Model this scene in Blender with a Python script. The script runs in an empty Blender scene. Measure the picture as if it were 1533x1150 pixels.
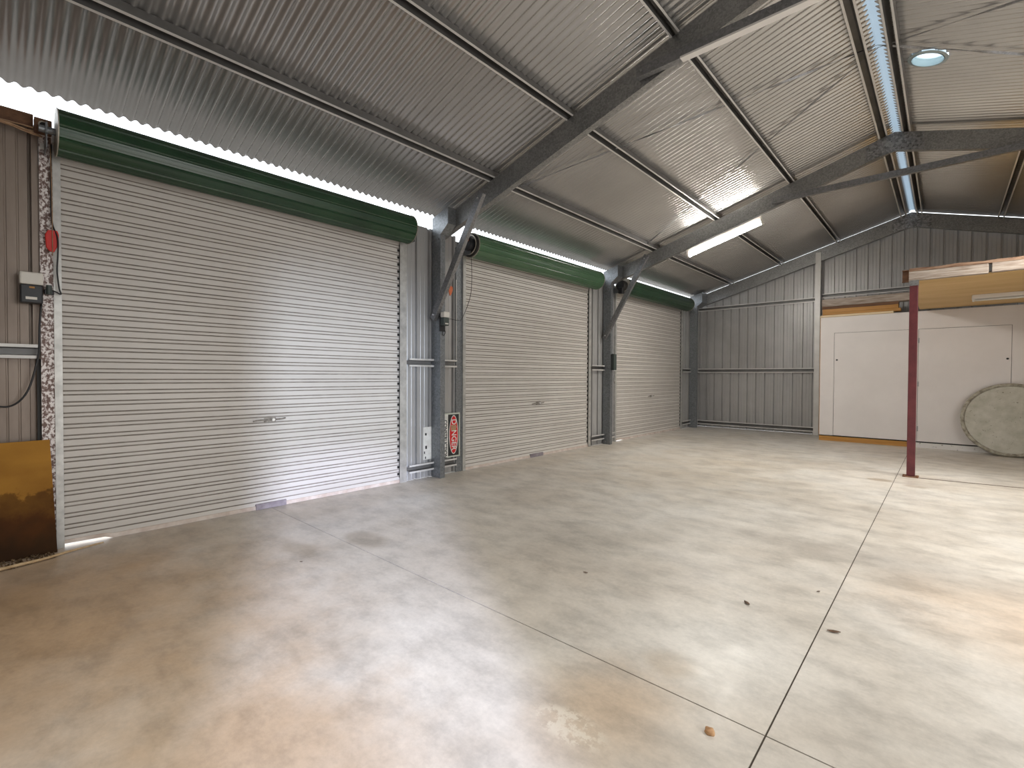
import bpy, bmesh, math, random
from mathutils import Vector as V, Matrix, noise
random.seed(7)
SC = bpy.context.scene
COL = SC.collection
PI = math.pi

# ------------------------------------------------------------------ place
XB, YE = -4.84, 12.55            # door wall plane, end wall plane
XR = -0.546                      # ridge
XRW = 2 * XR - XB                # right wall
SL = .2921
ZE = 3.3752                      # roof height over the door wall
ZR = ZE + SL * (XR - XB)
def roof(x):
    return ZR - SL * abs(x - XR)
Y0 = -3.0                        # back of the modelled space

# ------------------------------------------------------------------ materials
def nt(name):
    m = bpy.data.materials.new(name); m.use_nodes = True
    t = m.node_tree; b = t.nodes['Principled BSDF']
    return m, t, b
def N(t, kind, **k):
    n = t.nodes.new(kind)
    for a, v in k.items():
        if a.startswith('i_'): n.inputs[a[2:].replace('_', ' ')].default_value = v
        else: setattr(n, a, v)
    return n
def ramp(t, stops):
    r = t.nodes.new('ShaderNodeValToRGB'); e = r.color_ramp.elements
    while len(e) < len(stops): e.new(.5)
    for i, (p, c) in enumerate(stops):
        e[i].position = p; e[i].color = (c[0], c[1], c[2], 1) if not isinstance(c, (int, float)) else (c, c, c, 1)
    return r
def coords(t, scale=(1, 1, 1)):
    tc = N(t, 'ShaderNodeTexCoord'); mp = N(t, 'ShaderNodeMapping')
    g = N(t, 'ShaderNodeNewGeometry')
    t.links.new(g.outputs['Position'], mp.inputs['Vector'])
    mp.inputs['Scale'].default_value = scale
    return mp.outputs['Vector']
def mat(name, c1, c2=None, rough=.5, metal=0., scale=6., stretch=(1, 1, 1), bump=0., bscale=60., lo=.35, hi=.65, spec=.5, detail=5.):
    m, t, b = nt(name)
    b.inputs['Roughness'].default_value = rough
    b.inputs['Metallic'].default_value = metal
    b.inputs['Specular IOR Level'].default_value = spec
    if c2 is None:
        b.inputs['Base Color'].default_value = (*c1, 1)
    else:
        n = N(t, 'ShaderNodeTexNoise', i_Scale=scale, i_Detail=detail, i_Roughness=.6)
        t.links.new(coords(t, stretch), n.inputs['Vector'])
        r = ramp(t, [(lo, c1), (hi, c2)])
        t.links.new(n.outputs['Fac'], r.inputs['Fac'])
        t.links.new(r.outputs['Color'], b.inputs['Base Color'])
    if bump:
        n2 = N(t, 'ShaderNodeTexNoise', i_Scale=bscale, i_Detail=3.)
        t.links.new(coords(t, stretch), n2.inputs['Vector'])
        bp = N(t, 'ShaderNodeBump', i_Strength=bump, i_Distance=.004)
        t.links.new(n2.outputs['Fac'], bp.inputs['Height'])
        t.links.new(bp.outputs['Normal'], b.inputs['Normal'])
    return m
def emit(name, c, s):
    m = bpy.data.materials.new(name); m.use_nodes = True
    t = m.node_tree; t.nodes.clear()
    e = N(t, 'ShaderNodeEmission', i_Strength=s); e.inputs['Color'].default_value = (*c, 1)
    o = N(t, 'ShaderNodeOutputMaterial'); t.links.new(e.outputs[0], o.inputs[0])
    return m
def spangle(name, c1, c2, scale=70., rough=.42, metal=.75):
    m, t, b = nt(name)
    v = N(t, 'ShaderNodeTexVoronoi', i_Scale=scale); t.links.new(coords(t), v.inputs['Vector'])
    n = N(t, 'ShaderNodeTexNoise', i_Scale=5., i_Detail=4.); t.links.new(coords(t), n.inputs['Vector'])
    sx = N(t, 'ShaderNodeSeparateColor'); t.links.new(v.outputs['Color'], sx.inputs[0])
    mx = N(t, 'ShaderNodeMath', operation='MULTIPLY_ADD'); mx.inputs[1].default_value = .55
    t.links.new(sx.outputs[0], mx.inputs[0])
    m2 = N(t, 'ShaderNodeMath', operation='MULTIPLY'); m2.inputs[1].default_value = .45
    t.links.new(n.outputs['Fac'], m2.inputs[0]); t.links.new(m2.outputs[0], mx.inputs[2])
    r = ramp(t, [(.1, c1), (.9, c2)]); t.links.new(mx.outputs[0], r.inputs['Fac'])
    t.links.new(r.outputs['Color'], b.inputs['Base Color'])
    b.inputs['Roughness'].default_value = rough; b.inputs['Metallic'].default_value = metal
    return m

def floor_material():
    m, t, b = nt('polished_concrete')
    P = coords(t)
    def noise_(sc, det=6., rg=.6, st=(1, 1, 1)):
        n = N(t, 'ShaderNodeTexNoise', i_Scale=sc, i_Detail=det, i_Roughness=rg); t.links.new(coords(t, st), n.inputs['Vector']); return n.outputs['Fac']
    def mix(f, a, c, mode='MIX'):
        x = N(t, 'ShaderNodeMix', data_type='RGBA', blend_type=mode)
        for s, v in ((0, f), (6, a), (7, c)):
            if isinstance(v, (int, float)): x.inputs[s].default_value = v
            elif isinstance(v, tuple): x.inputs[s].default_value = (*v, 1)
            else: t.links.new(v, x.inputs[s])
        return x.outputs[2]
    r1 = ramp(t, [(.30, (.475, .42, .355)), (.48, (.575, .53, .47)), (.66, (.65, .62, .575))])
    t.links.new(noise_(.55, 5.), r1.inputs['Fac'])
    c = r1.outputs['Color']
    # broad rust-brown wash near the first door and behind the camera, pale glare painted in the middle
    sep = N(t, 'ShaderNodeSeparateXYZ'); t.links.new(P, sep.inputs[0])
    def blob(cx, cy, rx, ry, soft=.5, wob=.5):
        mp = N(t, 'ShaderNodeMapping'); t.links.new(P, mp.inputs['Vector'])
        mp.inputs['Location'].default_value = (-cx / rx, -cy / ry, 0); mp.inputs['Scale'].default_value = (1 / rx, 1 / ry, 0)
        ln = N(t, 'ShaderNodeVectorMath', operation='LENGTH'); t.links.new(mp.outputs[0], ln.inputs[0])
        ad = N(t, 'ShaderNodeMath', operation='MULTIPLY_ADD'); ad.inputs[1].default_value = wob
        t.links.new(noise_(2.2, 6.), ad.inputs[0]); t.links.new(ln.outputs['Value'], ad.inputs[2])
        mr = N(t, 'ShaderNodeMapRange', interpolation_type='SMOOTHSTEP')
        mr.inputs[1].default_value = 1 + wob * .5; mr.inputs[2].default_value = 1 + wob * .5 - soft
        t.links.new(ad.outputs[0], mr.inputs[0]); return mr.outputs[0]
    def scaled(s, k):
        q = N(t, 'ShaderNodeMath', operation='MULTIPLY'); q.inputs[1].default_value = k; t.links.new(s, q.inputs[0]); return q.outputs[0]
    BL = [
        (-.75, 2.35, .62, .55, 1., .8, (.76, .74, .70), .55),  # tube glare painted pale into the floor colour
        (-3.6, .3, 2.7, 1.6, .9, .6, (.42, .278, .16), .92),
        (-1.5, .5, 1.2, .8, .8, .6, (.45, .315, .195), .75),
        (-.95, 1.62, .42, .5, .9, .5, (.50, .34, .20), .55),
        (-.9, 2.05, .16, .14, .7, .7, (.36, .27, .17), .45),
        (.55, 3.6, 1.2, .9, .9, .6, (.62, .46, .33), .5),
        (-2.6, 6.5, 1.6, 2.6, .9, .7, (.50, .41, .30), .4),
        (-.6, 7.52, .15, .11, .3, .3, (.36, .29, .21), .7),
        (-.25, 7.35, .14, .09, .4, .4, (.36, .30, .23), .5),
        (-3.35, 2.0, .33, .16, .6, .8, (.30, .25, .19), .55),
        (-3.5, 1.55, .30, .12, .6, .8, (.30, .24, .17), .5),
        (-.2, 4.2, 1.7, .45, .9, .9, (.33, .30, .27), .45),
        (-2.2, 3.1, .8, .7, .9, .9, (.36, .33, .29), .4),
        (-4.5, 5.0, .5, 9., .9, .5, (.46, .38, .28), .35),
    ]
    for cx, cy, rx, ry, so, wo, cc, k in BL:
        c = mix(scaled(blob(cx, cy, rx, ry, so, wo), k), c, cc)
    # trowel swirls and fine mottling
    r2 = ramp(t, [(.36, .74), (.52, 1.), (.68, 1.16)]); t.links.new(noise_(3.2, 8., .68, (1, 1.6, 1)), r2.inputs['Fac'])
    c = mix(.8, c, r2.outputs['Color'], 'MULTIPLY')
    r3 = ramp(t, [(.3, .88), (.7, 1.1)]); t.links.new(noise_(38., 6., .7), r3.inputs['Fac'])
    c = mix(.7, c, r3.outputs['Color'], 'MULTIPLY')
    # pale smeared paint patch and dark scuffs
    pn = ramp(t, [(.47, 0.), (.53, 1.)]); t.links.new(noise_(16., 8., .75), pn.inputs['Fac'])
    pm = N(t, 'ShaderNodeMath', operation='MULTIPLY'); t.links.new(pn.outputs['Color'], pm.inputs[0]); t.links.new(blob(-1.0, 1.43, .19, .10, .5, .5), pm.inputs[1])
    c = mix(scaled(pm.outputs[0], .75), c, (.72, .66, .56))
    sc = ramp(t, [(.66, 0.), (.74, 1.)]); t.links.new(noise_(9., 10., .72, (1, 2.2, 1)), sc.inputs['Fac'])
    c = mix(scaled(sc.outputs['Color'], .02), c, (.22, .18, .14))
    t.links.new(c, b.inputs['Base Color'])
    rr = ramp(t, [(.35, .30), (.65, .54)]); t.links.new(noise_(2.6, 8., .65), rr.inputs['Fac'])
    t.links.new(rr.outputs['Color'], b.inputs['Roughness'])
    b.inputs['Specular IOR Level'].default_value = .55
    bp = N(t, 'ShaderNodeBump', i_Strength=.12, i_Distance=.004); t.links.new(noise_(12., 8., .7), bp.inputs['Height'])
    t.links.new(bp.outputs['Normal'], b.inputs['Normal'])
    return m

M = {}
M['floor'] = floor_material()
M['roof'] = mat('zincalume_roof', (.425, .415, .405), (.50, .49, .48), rough=.27, metal=.7, scale=1.2, lo=.3, hi=.7)
M['clad'] = mat('zincalume_cladding', (.37, .36, .35), (.45, .44, .43), rough=.40, metal=.35, scale=1.5, lo=.3, hi=.7)
M['galv'] = spangle('galvanised_steel', (.20, .20, .20), (.38, .38, .375), 75., .42, .75)
M['galvdark'] = spangle('galvanised_column_steel', (.17, .18, .19), (.30, .315, .33), 60., .45, .7)
M['batten'] = mat('zincalume_batten', (.56, .545, .52), (.66, .645, .62), rough=.42, metal=.2, scale=3.)
M['mottle'] = None
def mottled():
    m, t, b = nt('weathered_galvanised_jamb')
    n = N(t, 'ShaderNodeTexNoise', i_Scale=52., i_Detail=3., i_Roughness=.6); t.links.new(coords(t, (1, 1, .75)), n.inputs['Vector'])
    r = ramp(t, [(.44, (.16, .10, .085)), (.50, (.45, .38, .36)), (.56, (.80, .75, .73))]); t.links.new(n.outputs['Fac'], r.inputs['Fac'])
    t.links.new(r.outputs['Color'], b.inputs['Base Color']); b.inputs['Roughness'].default_value = .55; b.inputs['Metallic'].default_value = .2
    return m
M['mottle'] = mottled()
M['curtain'] = mat('pale_grey_door_paint', (.55, .515, .475), (.64, .605, .565), rough=.42, scale=1.4, stretch=(1, .6, 2.5), lo=.3, hi=.72, spec=.4)
M['grooveshade'] = mat('shaded_curtain_groove', (.27, .235, .20), (.38, .34, .30), rough=.7, scale=9.)  # shade inside the curtain grooves, painted as a darker colour
M['green'] = mat('dark_green_door_paint', (.009, .036, .015), (.016, .058, .023), rough=.33, scale=2.5, spec=.6)
M['greenlite'] = mat('green_door_paint', (.042, .105, .05), (.065, .145, .07), rough=.3, scale=2.5, spec=.6)
M['black'] = mat('black_rubber', (.02, .018, .016), rough=.6)
M['blackp'] = mat('black_plastic', (.018, .018, .02), rough=.4)
M['whitep'] = mat('white_plastic', (.72, .69, .63), rough=.45)
M['greyp'] = mat('dark_green_grey_plastic', (.05, .065, .06), rough=.5)
M['seal'] = mat('pale_bottom_seal', (.50, .40, .34), (.66, .58, .52), rough=.6, scale=9.)
M['red'] = mat('red_plastic_handle', (.62, .02, .012), rough=.4)
M['orange'] = mat('faded_orange_handle', (.62, .15, .05), rough=.5)
M['maroon'] = mat('maroon_painted_steel', (.085, .014, .018), (.13, .024, .028), rough=.5, scale=7., bump=.1)
M['rust'] = mat('rusty_steel', (.10, .045, .025), (.25, .13, .07), rough=.8, scale=14.)
M['white'] = mat('white_painted_board', (.70, .655, .63), (.76, .715, .69), rough=.5, scale=1.8, lo=.3, hi=.7)
M['ply'] = mat('yellow_plywood_soffit', (.58, .37, .14), (.66, .44, .19), rough=.6, scale=1.6, stretch=(.5, 2, 1))
def stained_ply():
    m, t, b = nt('stained_brown_plywood')
    n = N(t, 'ShaderNodeTexNoise', i_Scale=2.6, i_Detail=6.); t.links.new(coords(t, (1, 1, 1.5)), n.inputs['Vector'])
    r = ramp(t, [(.30, (.24, .105, .015)), (.66, (.40, .195, .03))]); t.links.new(n.outputs['Fac'], r.inputs['Fac'])
    n2 = N(t, 'ShaderNodeTexNoise', i_Scale=7., i_Detail=7., i_Roughness=.65); t.links.new(coords(t), n2.inputs['Vector'])
    sp = N(t, 'ShaderNodeSeparateXYZ'); t.links.new(coords(t), sp.inputs[0])
    ad = N(t, 'ShaderNodeMath', operation='MULTIPLY_ADD'); ad.inputs[1].default_value = .42; t.links.new(n2.outputs['Fac'], ad.inputs[0]); t.links.new(sp.outputs['Z'], ad.inputs[2])
    r2 = ramp(t, [(.30, (.035, .014, .006)), (.45, (.12, .05, .015)), (.66, (.42, .38, .34)), (.69, (1., 1., 1.))]); t.links.new(ad.outputs[0], r2.inputs['Fac'])
    x = N(t, 'ShaderNodeMix', data_type='RGBA', blend_type='MULTIPLY'); x.inputs[0].default_value = .92
    t.links.new(r.outputs['Color'], x.inputs[6]); t.links.new(r2.outputs['Color'], x.inputs[7]); t.links.new(x.outputs[2], b.inputs['Base Color'])
    b.inputs['Roughness'].default_value = .7; b.inputs['Specular IOR Level'].default_value = .2
    return m
M['plybrown'] = stained_ply()
M['orangewood'] = mat('orange_timber', (.36, .165, .03), (.50, .25, .06), rough=.55, scale=2., stretch=(.6, 6, 9))
M['cream'] = mat('cream_board', (.66, .52, .32), (.74, .60, .40), rough=.6, scale=3.)
M['darkwood'] = mat('dark_brown_timber', (.10, .045, .02), (.18, .085, .04), rough=.7, scale=4., stretch=(.5, 5, 8))
M['weathered'] = mat('weathered_grey_timber', (.24, .18, .14), (.50, .43, .37), rough=.8, scale=5., stretch=(.7, 6, 9), bump=.4, bscale=30.)
M['rustwood'] = mat('rust_stained_timber', (.14, .065, .035), (.36, .24, .16), rough=.85, scale=6., stretch=(.8, 5, 8), bump=.4, bscale=30.)
def pitted():
    m, t, b = nt('pitted_grey_green_concrete')
    n = N(t, 'ShaderNodeTexNoise', i_Scale=6., i_Detail=8., i_Roughness=.65); t.links.new(coords(t), n.inputs['Vector'])
    r = ramp(t, [(.30, (.40, .385, .31)), (.66, (.56, .54, .47))]); t.links.new(n.outputs['Fac'], r.inputs['Fac'])
    v = N(t, 'ShaderNodeTexNoise', i_Scale=26., i_Detail=4., i_Roughness=.75); t.links.new(coords(t), v.inputs['Vector'])
    r2 = ramp(t, [(.63, 0.), (.68, 1.)]); t.links.new(v.outputs['Fac'], r2.inputs['Fac'])
    x = N(t, 'ShaderNodeMix', data_type='RGBA'); t.links.new(r2.outputs['Color'], x.inputs[0]); t.links.new(r.outputs['Color'], x.inputs[6]); x.inputs[7].default_value = (.17, .15, .11, 1)
    t.links.new(x.outputs[2], b.inputs['Base Color']); b.inputs['Roughness'].default_value = .75
    bp = N(t, 'ShaderNodeBump', i_Strength=.4, i_Distance=.006); t.links.new(v.outputs['Fac'], bp.inputs['Height']); t.links.new(bp.outputs['Normal'], b.inputs['Normal'])
    return m
M['disc'] = pitted()
M['discrim'] = mat('dirty_lid_rim', (.17, .145, .11), (.44, .41, .33), rough=.8, scale=16., lo=.3, hi=.62, bump=.4, bscale=60.)
M['branch'] = mat('pale_dry_stick', (.40, .27, .14), (.58, .43, .26), rough=.8, scale=20.)
M['litter'] = mat('brown_leaf_litter', (.05, .03, .015), (.26, .17, .09), rough=.9, scale=30.)
M['leaf'] = mat('dry_dark_leaf', (.07, .04, .025), (.16, .09, .05), rough=.8, scale=40.)
M['clay'] = mat('tan_clay_lump', (.38, .20, .09), (.52, .32, .17), rough=.85, scale=30.)
M['tube'] = emit('lit_fluorescent_tube', (1., .96, .89), 75.)
M['tubeoff'] = mat('white_fluorescent_batten', (.66, .62, .57), rough=.4)
M['steelw'] = mat('bright_zinc_bolt', (.7, .7, .7), rough=.3, metal=.9)
M['signred'] = mat('sign_red', (.62, .012, .016), rough=.4)
M['signblack'] = mat('sign_black', (.02, .02, .02), rough=.45)
M['signwhite'] = mat('sign_white', (.80, .79, .76), (.66, .64, .60), rough=.45, scale=14.)
M['signframe'] = mat('pale_green_sign_edge', (.47, .50, .43), (.56, .57, .50), rough=.5, scale=20.)
M['wear'] = mat('worn_brown_sign_patch', (.36, .20, .11), (.50, .30, .17), rough=.7, scale=60.)
M['drive'] = mat('driveway_gravel', (.13, .115, .10), rough=.9)
M['apron'] = mat('pale_concrete_apron', (.82, .80, .77), rough=.9)
M['jointfill'] = mat('dark_joint_filler', (.075, .058, .045), rough=.9)
M['strip'] = mat('dark_floor_strip', (.06, .035, .025), (.12, .075, .05), rough=.8, scale=20.)
M['wire'] = mat('tan_cable_sheath', (.30, .17, .09), (.42, .27, .16), rough=.6, scale=20.)
M['brownclad'] = mat('dull_brown_cladding', (.20, .155, .125), (.29, .235, .195), rough=.45, metal=.4, scale=2., stretch=(1, 3, .5))
def translucent(name, c, f=.8):
    m = bpy.data.materials.new(name); m.use_nodes = True
    t = m.node_tree; t.nodes.clear()
    tr = N(t, 'ShaderNodeBsdfTranslucent'); tr.inputs['Color'].default_value = (*c, 1)
    d = N(t, 'ShaderNodeBsdfDiffuse'); d.inputs['Color'].default_value = (*c, 1)
    x = N(t, 'ShaderNodeMixShader'); x.inputs[0].default_value = f
    o = N(t, 'ShaderNodeOutputMaterial')
    t.links.new(d.outputs[0], x.inputs[1]); t.links.new(tr.outputs[0], x.inputs[2]); t.links.new(x.outputs[0], o.inputs[0])
    return m
M['ridgecap'] = translucent('translucent_ridge_capping', (.66, .73, .78), .45)
M['dome'] = translucent('translucent_vent_dome', (.80, .92, .95), .55)
M['ring'] = mat('pale_vent_ring', (.40, .47, .49), rough=.4, metal=.5)

# ------------------------------------------------------------------ mesh helpers
class MB:
    def __init__(s): s.v = []; s.f = []
    def add(s, vs, fs):
        o = len(s.v); s.v += [tuple(p) for p in vs]; s.f += [tuple(i + o for i in f) for f in fs]; return s
    def box(s, a, b):
        x0, y0, z0 = a; x1, y1, z1 = b
        return s.add([(x0, y0, z0), (x1, y0, z0), (x1, y1, z0), (x0, y1, z0), (x0, y0, z1), (x1, y0, z1), (x1, y1, z1), (x0, y1, z1)],
                     [(0, 3, 2, 1), (4, 5, 6, 7), (0, 1, 5, 4), (1, 2, 6, 5), (2, 3, 7, 6), (3, 0, 4, 7)])
    def ext(s, prof, p0, p1, A, B, caps=True):
        p0, p1, A, B = V(p0), V(p1), V(A), V(B); n = len(prof)
        vs = [p + A * a + B * b for p in (p0, p1) for a, b in prof]
        fs = [(i, (i + 1) % n, n + (i + 1) % n, n + i) for i in range(n)]
        if caps: fs += [tuple(reversed(range(n))), tuple(range(n, 2 * n))]
        return s.add(vs, fs)
    def tube(s, pts, r, n=8, caps=True):
        pts = [V(p) for p in pts]; rs = r if isinstance(r, (list, tuple)) else [r] * len(pts)
        vs = []; up = None
        for i, p in enumerate(pts):
            d = (pts[min(i + 1, len(pts) - 1)] - pts[max(i - 1, 0)]).normalized()
            if up is None: up = V((0, 0, 1)) if abs(d.z) < .9 else V((1, 0, 0))
            a = d.cross(up)
            if a.length < 1e-5: a = d.orthogonal()
            a.normalize(); b = a.cross(d).normalized(); up = b
            vs += [p + (a * math.cos(2 * PI * k / n) + b * math.sin(2 * PI * k / n)) * rs[i] for k in range(n)]
        fs = [(i * n + k, i * n + (k + 1) % n, (i + 1) * n + (k + 1) % n, (i + 1) * n + k) for i in range(len(pts) - 1) for k in range(n)]
        if caps: fs += [tuple(reversed(range(n))), tuple(range((len(pts) - 1) * n, len(pts) * n))]
        return s.add(vs, fs)
    def lathe(s, prof, o, ax, n=48, ref=(0, 0, 1), closed=False):
        ax = V(ax).normalized(); e1 = (V(ref) - ax * V(ref).dot(ax))
        if e1.length < 1e-4: e1 = ax.orthogonal()
        e1.normalize(); e2 = ax.cross(e1); o = V(o); m = len(prof)
        vs = [o + ax * h + (e1 * math.cos(2 * PI * k / n) + e2 * math.sin(2 * PI * k / n)) * r for k in range(n) for r, h in prof]
        rng = m if closed else m - 1
        fs = [(k * m + j, k * m + (j + 1) % m, ((k + 1) % n) * m + (j + 1) % m, ((k + 1) % n) * m + j) for k in range(n) for j in range(rng)]
        return s.add(vs, fs)
    def build(s, name, m, parent=None, base=None, smooth=False, angle=None, bevel=0):
        me = bpy.data.meshes.new(name); me.from_pydata(s.v, [], s.f)
        bm = bmesh.new(); bm.from_mesh(me)
        bmesh.ops.recalc_face_normals(bm, faces=bm.faces); bm.to_mesh(me); bm.free()
        o = bpy.data.objects.new(name, me); COL.objects.link(o)
        if parent is not None:
            b = V(parent['_b']); o.parent = parent
        else:
            if base is None:
                xs = [p[0] for p in s.v]; ys = [p[1] for p in s.v]; zs = [p[2] for p in s.v]
                base = ((min(xs) + max(xs)) / 2, (min(ys) + max(ys)) / 2, min(zs))
            b = V(base); o.location = b
        o['_b'] = tuple(b)
        me.transform(Matrix.Translation(-b)); me.materials.append(m)
        if smooth or angle:
            for p in me.polygons: p.use_smooth = True
            if angle:
                try: me.set_sharp_from_angle(angle=math.radians(angle))
                except Exception: pass
        if bevel:
            md = o.modifiers.new('edge', 'BEVEL'); md.width = bevel; md.segments = 2; md.limit_method = 'ANGLE'
        return o
def bolt(t, o, ax, r, h, m, n=6, ref=(0, 0, 1)):
    return MB().lathe([(1e-4, h), (r, h), (r, 0)], o, ax, n, ref).build('bolt', m, t)
def tag(o, label, cat, group=None, kind=None):
    o['label'] = label; o['category'] = cat
    if group: o['group'] = group
    if kind: o['kind'] = kind
    return o
def thing(name, base, label, cat, group=None, kind=None):
    o = bpy.data.objects.new(name, None); COL.objects.link(o); o.location = base; o['_b'] = tuple(base)
    o.empty_display_size = .2
    return tag(o, label, cat, group, kind)
def C(d, w, l=.018, t=.005):
    return [(0, 0), (w, 0), (w, l), (w - t, l), (w - t, t), (t, t), (t, d - t), (w - t, d - t), (w - t, d - l), (w, d - l), (w, d), (0, d)]
def HAT(h=.1, W=.052, wb=.03, wt=.024, t=.003):
    return [(-W, 0), (-W, t), (-wb - t, t), (-wt - t, h), (wt + t, h), (wb + t, t), (W, t), (W, 0), (wb, 0), (wt, h - t), (-wt, h - t), (-wb, 0)]
def label_text(name, s, size, o, X, Y, m, parent, ext=.0012, sx=1.):
    cu = bpy.data.curves.new(name, 'FONT'); cu.body = s; cu.size = size; cu.extrude = ext; cu.align_x = 'CENTER'; cu.align_y = 'CENTER'
    ob = bpy.data.objects.new(name, cu); COL.objects.link(ob); cu.materials.append(m)
    X, Y = V(X), V(Y); Z = X.cross(Y)
    mt = Matrix((X * sx, Y, Z)).transposed().to_4x4(); mt.translation = V(o) - V(parent['_b'])
    cu.offset = .0016
    me = bpy.data.meshes.new_from_object(ob.evaluated_get(bpy.context.evaluated_depsgraph_get()))
    bpy.data.objects.remove(ob)
    ob = bpy.data.objects.new(name, me); COL.objects.link(ob)
    if not me.materials: me.materials.append(m)
    ob.parent = parent; ob.matrix_local = mt
    return ob

M['battenshade'] = mat('shaded_batten_inside', (.16, .155, .15), (.22, .215, .21), rough=.5, metal=.5, scale=4.)  # shade of the hat hollow painted onto its web faces
def shade_inside(o):
    o.data.materials.append(M['battenshade'])
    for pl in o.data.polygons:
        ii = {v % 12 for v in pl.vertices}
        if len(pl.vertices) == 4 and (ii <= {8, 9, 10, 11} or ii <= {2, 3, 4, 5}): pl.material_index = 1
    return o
# ------------------------------------------------------------------ floor and ground
JX, JY, g = -.459, 1.862, .0032
f = MB()
for a, b in ((XB - .06, JX - g), (JX + g, XRW + .06)):
    for c, d in ((Y0, JY - g), (JY + g, YE + .05)):
        f.box((a, c, -.0039), (b, d, 0))
fb = MB().box((XB - .06, Y0, -.15), (XRW + .06, YE + .05, -.004)); 
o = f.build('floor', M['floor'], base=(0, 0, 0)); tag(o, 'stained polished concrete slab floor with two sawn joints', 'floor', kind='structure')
o = fb.build('floor', M['jointfill'], base=(0, 0, -.15)); tag(o, 'dark filler at the bottom of the sawn floor joints', 'floor', kind='structure')
o = MB().box((-60, -60, -.3), (60, 60, -.16)).build('driveway', M['drive'], base=(0, 0, -.16)); tag(o, 'bright driveway outside the shed showing under the doors', 'ground', kind='structure')
o = MB().box((XB - .5, Y0 - 4, -.158), (XB - .065, YE + 6, -.012)).build('driveway', M['apron'], base=(-5, 5, -.15)); tag(o, 'pale apron outside the roller doors', 'ground', kind='structure')

# ------------------------------------------------------------------ roof
def slope_sheet(sign, name, label, hole=None):
    pitch, amp, n = .0762, .012, 8
    yy0, yy1 = Y0 - .1, YE + .07
    cnt = int((yy1 - yy0) / pitch * n)
    e0 = XB - .10 if sign < 0 else XRW + .10
    e1 = XR + sign * .042
    xs = [e0, e1]
    if hole: xs = sorted(set([e1 + sign * (k * .02) for k in range(0, 40)] + [e0]), key=lambda x: sign * x)
    mb = MB(); nx = len(xs); vs = []
    for j in range(cnt + 1):
        y = yy0 + j * pitch / n
        w = amp * math.cos(2 * PI * j / n)
        vs += [(x - sign * (.016 * math.cos(2 * PI * j / n) if x == e1 else 0), y, roof(x) + w) for x in xs]
    fs = []
    for j in range(cnt):
        for i in range(nx - 1):
            if hole:
                cx = (xs[i] + xs[i + 1]) / 2; cy = vs[j * nx][1]
                if (cx - hole[0]) ** 2 + (cy - hole[1]) ** 2 < hole[2] ** 2: continue
            fs.append((j * nx + i, j * nx + i + 1, (j + 1) * nx + i + 1, (j + 1) * nx + i))
    mb.add(vs, fs)
    o = mb.build(name, M['roof'], base=(0, 5, roof(e0)), smooth=True)
    return tag(o, label, 'roof', kind='structure')
VENT = (-.175, 6.44, .15)
slope_sheet(-1, 'ceiling', 'corrugated metal roof slope above the roller doors')
slope_sheet(1, 'ceiling', 'corrugated metal roof slope beyond the ridge, with the round vent', hole=(VENT[0], VENT[1], .155))
rc = MB()
prof = [(-.26, -.052), (-.02, .020), (.02, .020), (.26, -.052), (.26, -.049), (.02, .023), (-.02, .023), (-.26, -.049)]
rc.ext(prof, (XR, Y0 - .1, ZR + .012), (XR, YE + .07, ZR + .012), (1, 0, 0), (0, 0, 1))
o = rc.build('trim_1', M['ridgecap'], base=(XR, 5, ZR)); tag(o, 'pale blue daylit ridge capping along the roof peak', 'ridge cap', kind='structure')

# round vent through the far slope
vt = thing('roof_vent', (VENT[0], VENT[1], roof(VENT[0])), 'round translucent roof vent glowing pale blue beside the ridge', 'vent')
nrm = V((SL, 0, 1)).normalized()
vo = V((VENT[0], VENT[1], roof(VENT[0])))
MB().lathe([(.132, -.03), (.132, .05), (.137, .05), (.137, -.02), (.165, -.018), (.165, -.022), (.137, -.026)], vo, nrm, 40).build('throat_ring', M['ring'], vt, angle=40)
dp = [(.131 * math.cos(a), .03 + .05 * math.sin(a)) for a in [k * PI / 2 / 8 for k in range(9)]]
dp = [(r if r > 1e-4 else 1e-4, h) for r, h in dp]
MB().lathe(dp, vo, nrm, 40).build('dome', M['dome'], vt, smooth=True)

# purlins (top-hat battens, brims down)
def purlin(xc, w, label, y0=Y0, y1=YE - .195, h=.105):
    zb = roof(xc) - .115
    s = -1 if xc < XR else 1
    A = V((1, 0, SL if s < 0 else -SL)).normalized(); B = V((-A.z, 0, A.x))
    mb = MB().ext(HAT(h, w / 2, w * .31, w * .24), (xc, y0, zb), (xc, y1, zb), A, B)
    o = shade_inside(mb.build('roof_purlin', M['batten'])); tag(o, label, 'purlin', 'roof purlins')
purlin(-3.895, .104, 'lowest roof purlin, nearest above the roller doors')
purlin(-2.812, .09, 'second roof purlin up from the roller doors, ending beside the lit tube')
purlin(-1.735, .084, 'third roof purlin up, between the second one and the ridge pair')
purlin(-.665, .10, 'purlin on the door side of the glowing ridge strip')
purlin(-.425, .095, 'purlin on the vent side of the glowing ridge strip')
purlin(.69, .09, 'purlin on the far roof slope beyond the ridge, above the timber platform')

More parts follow.
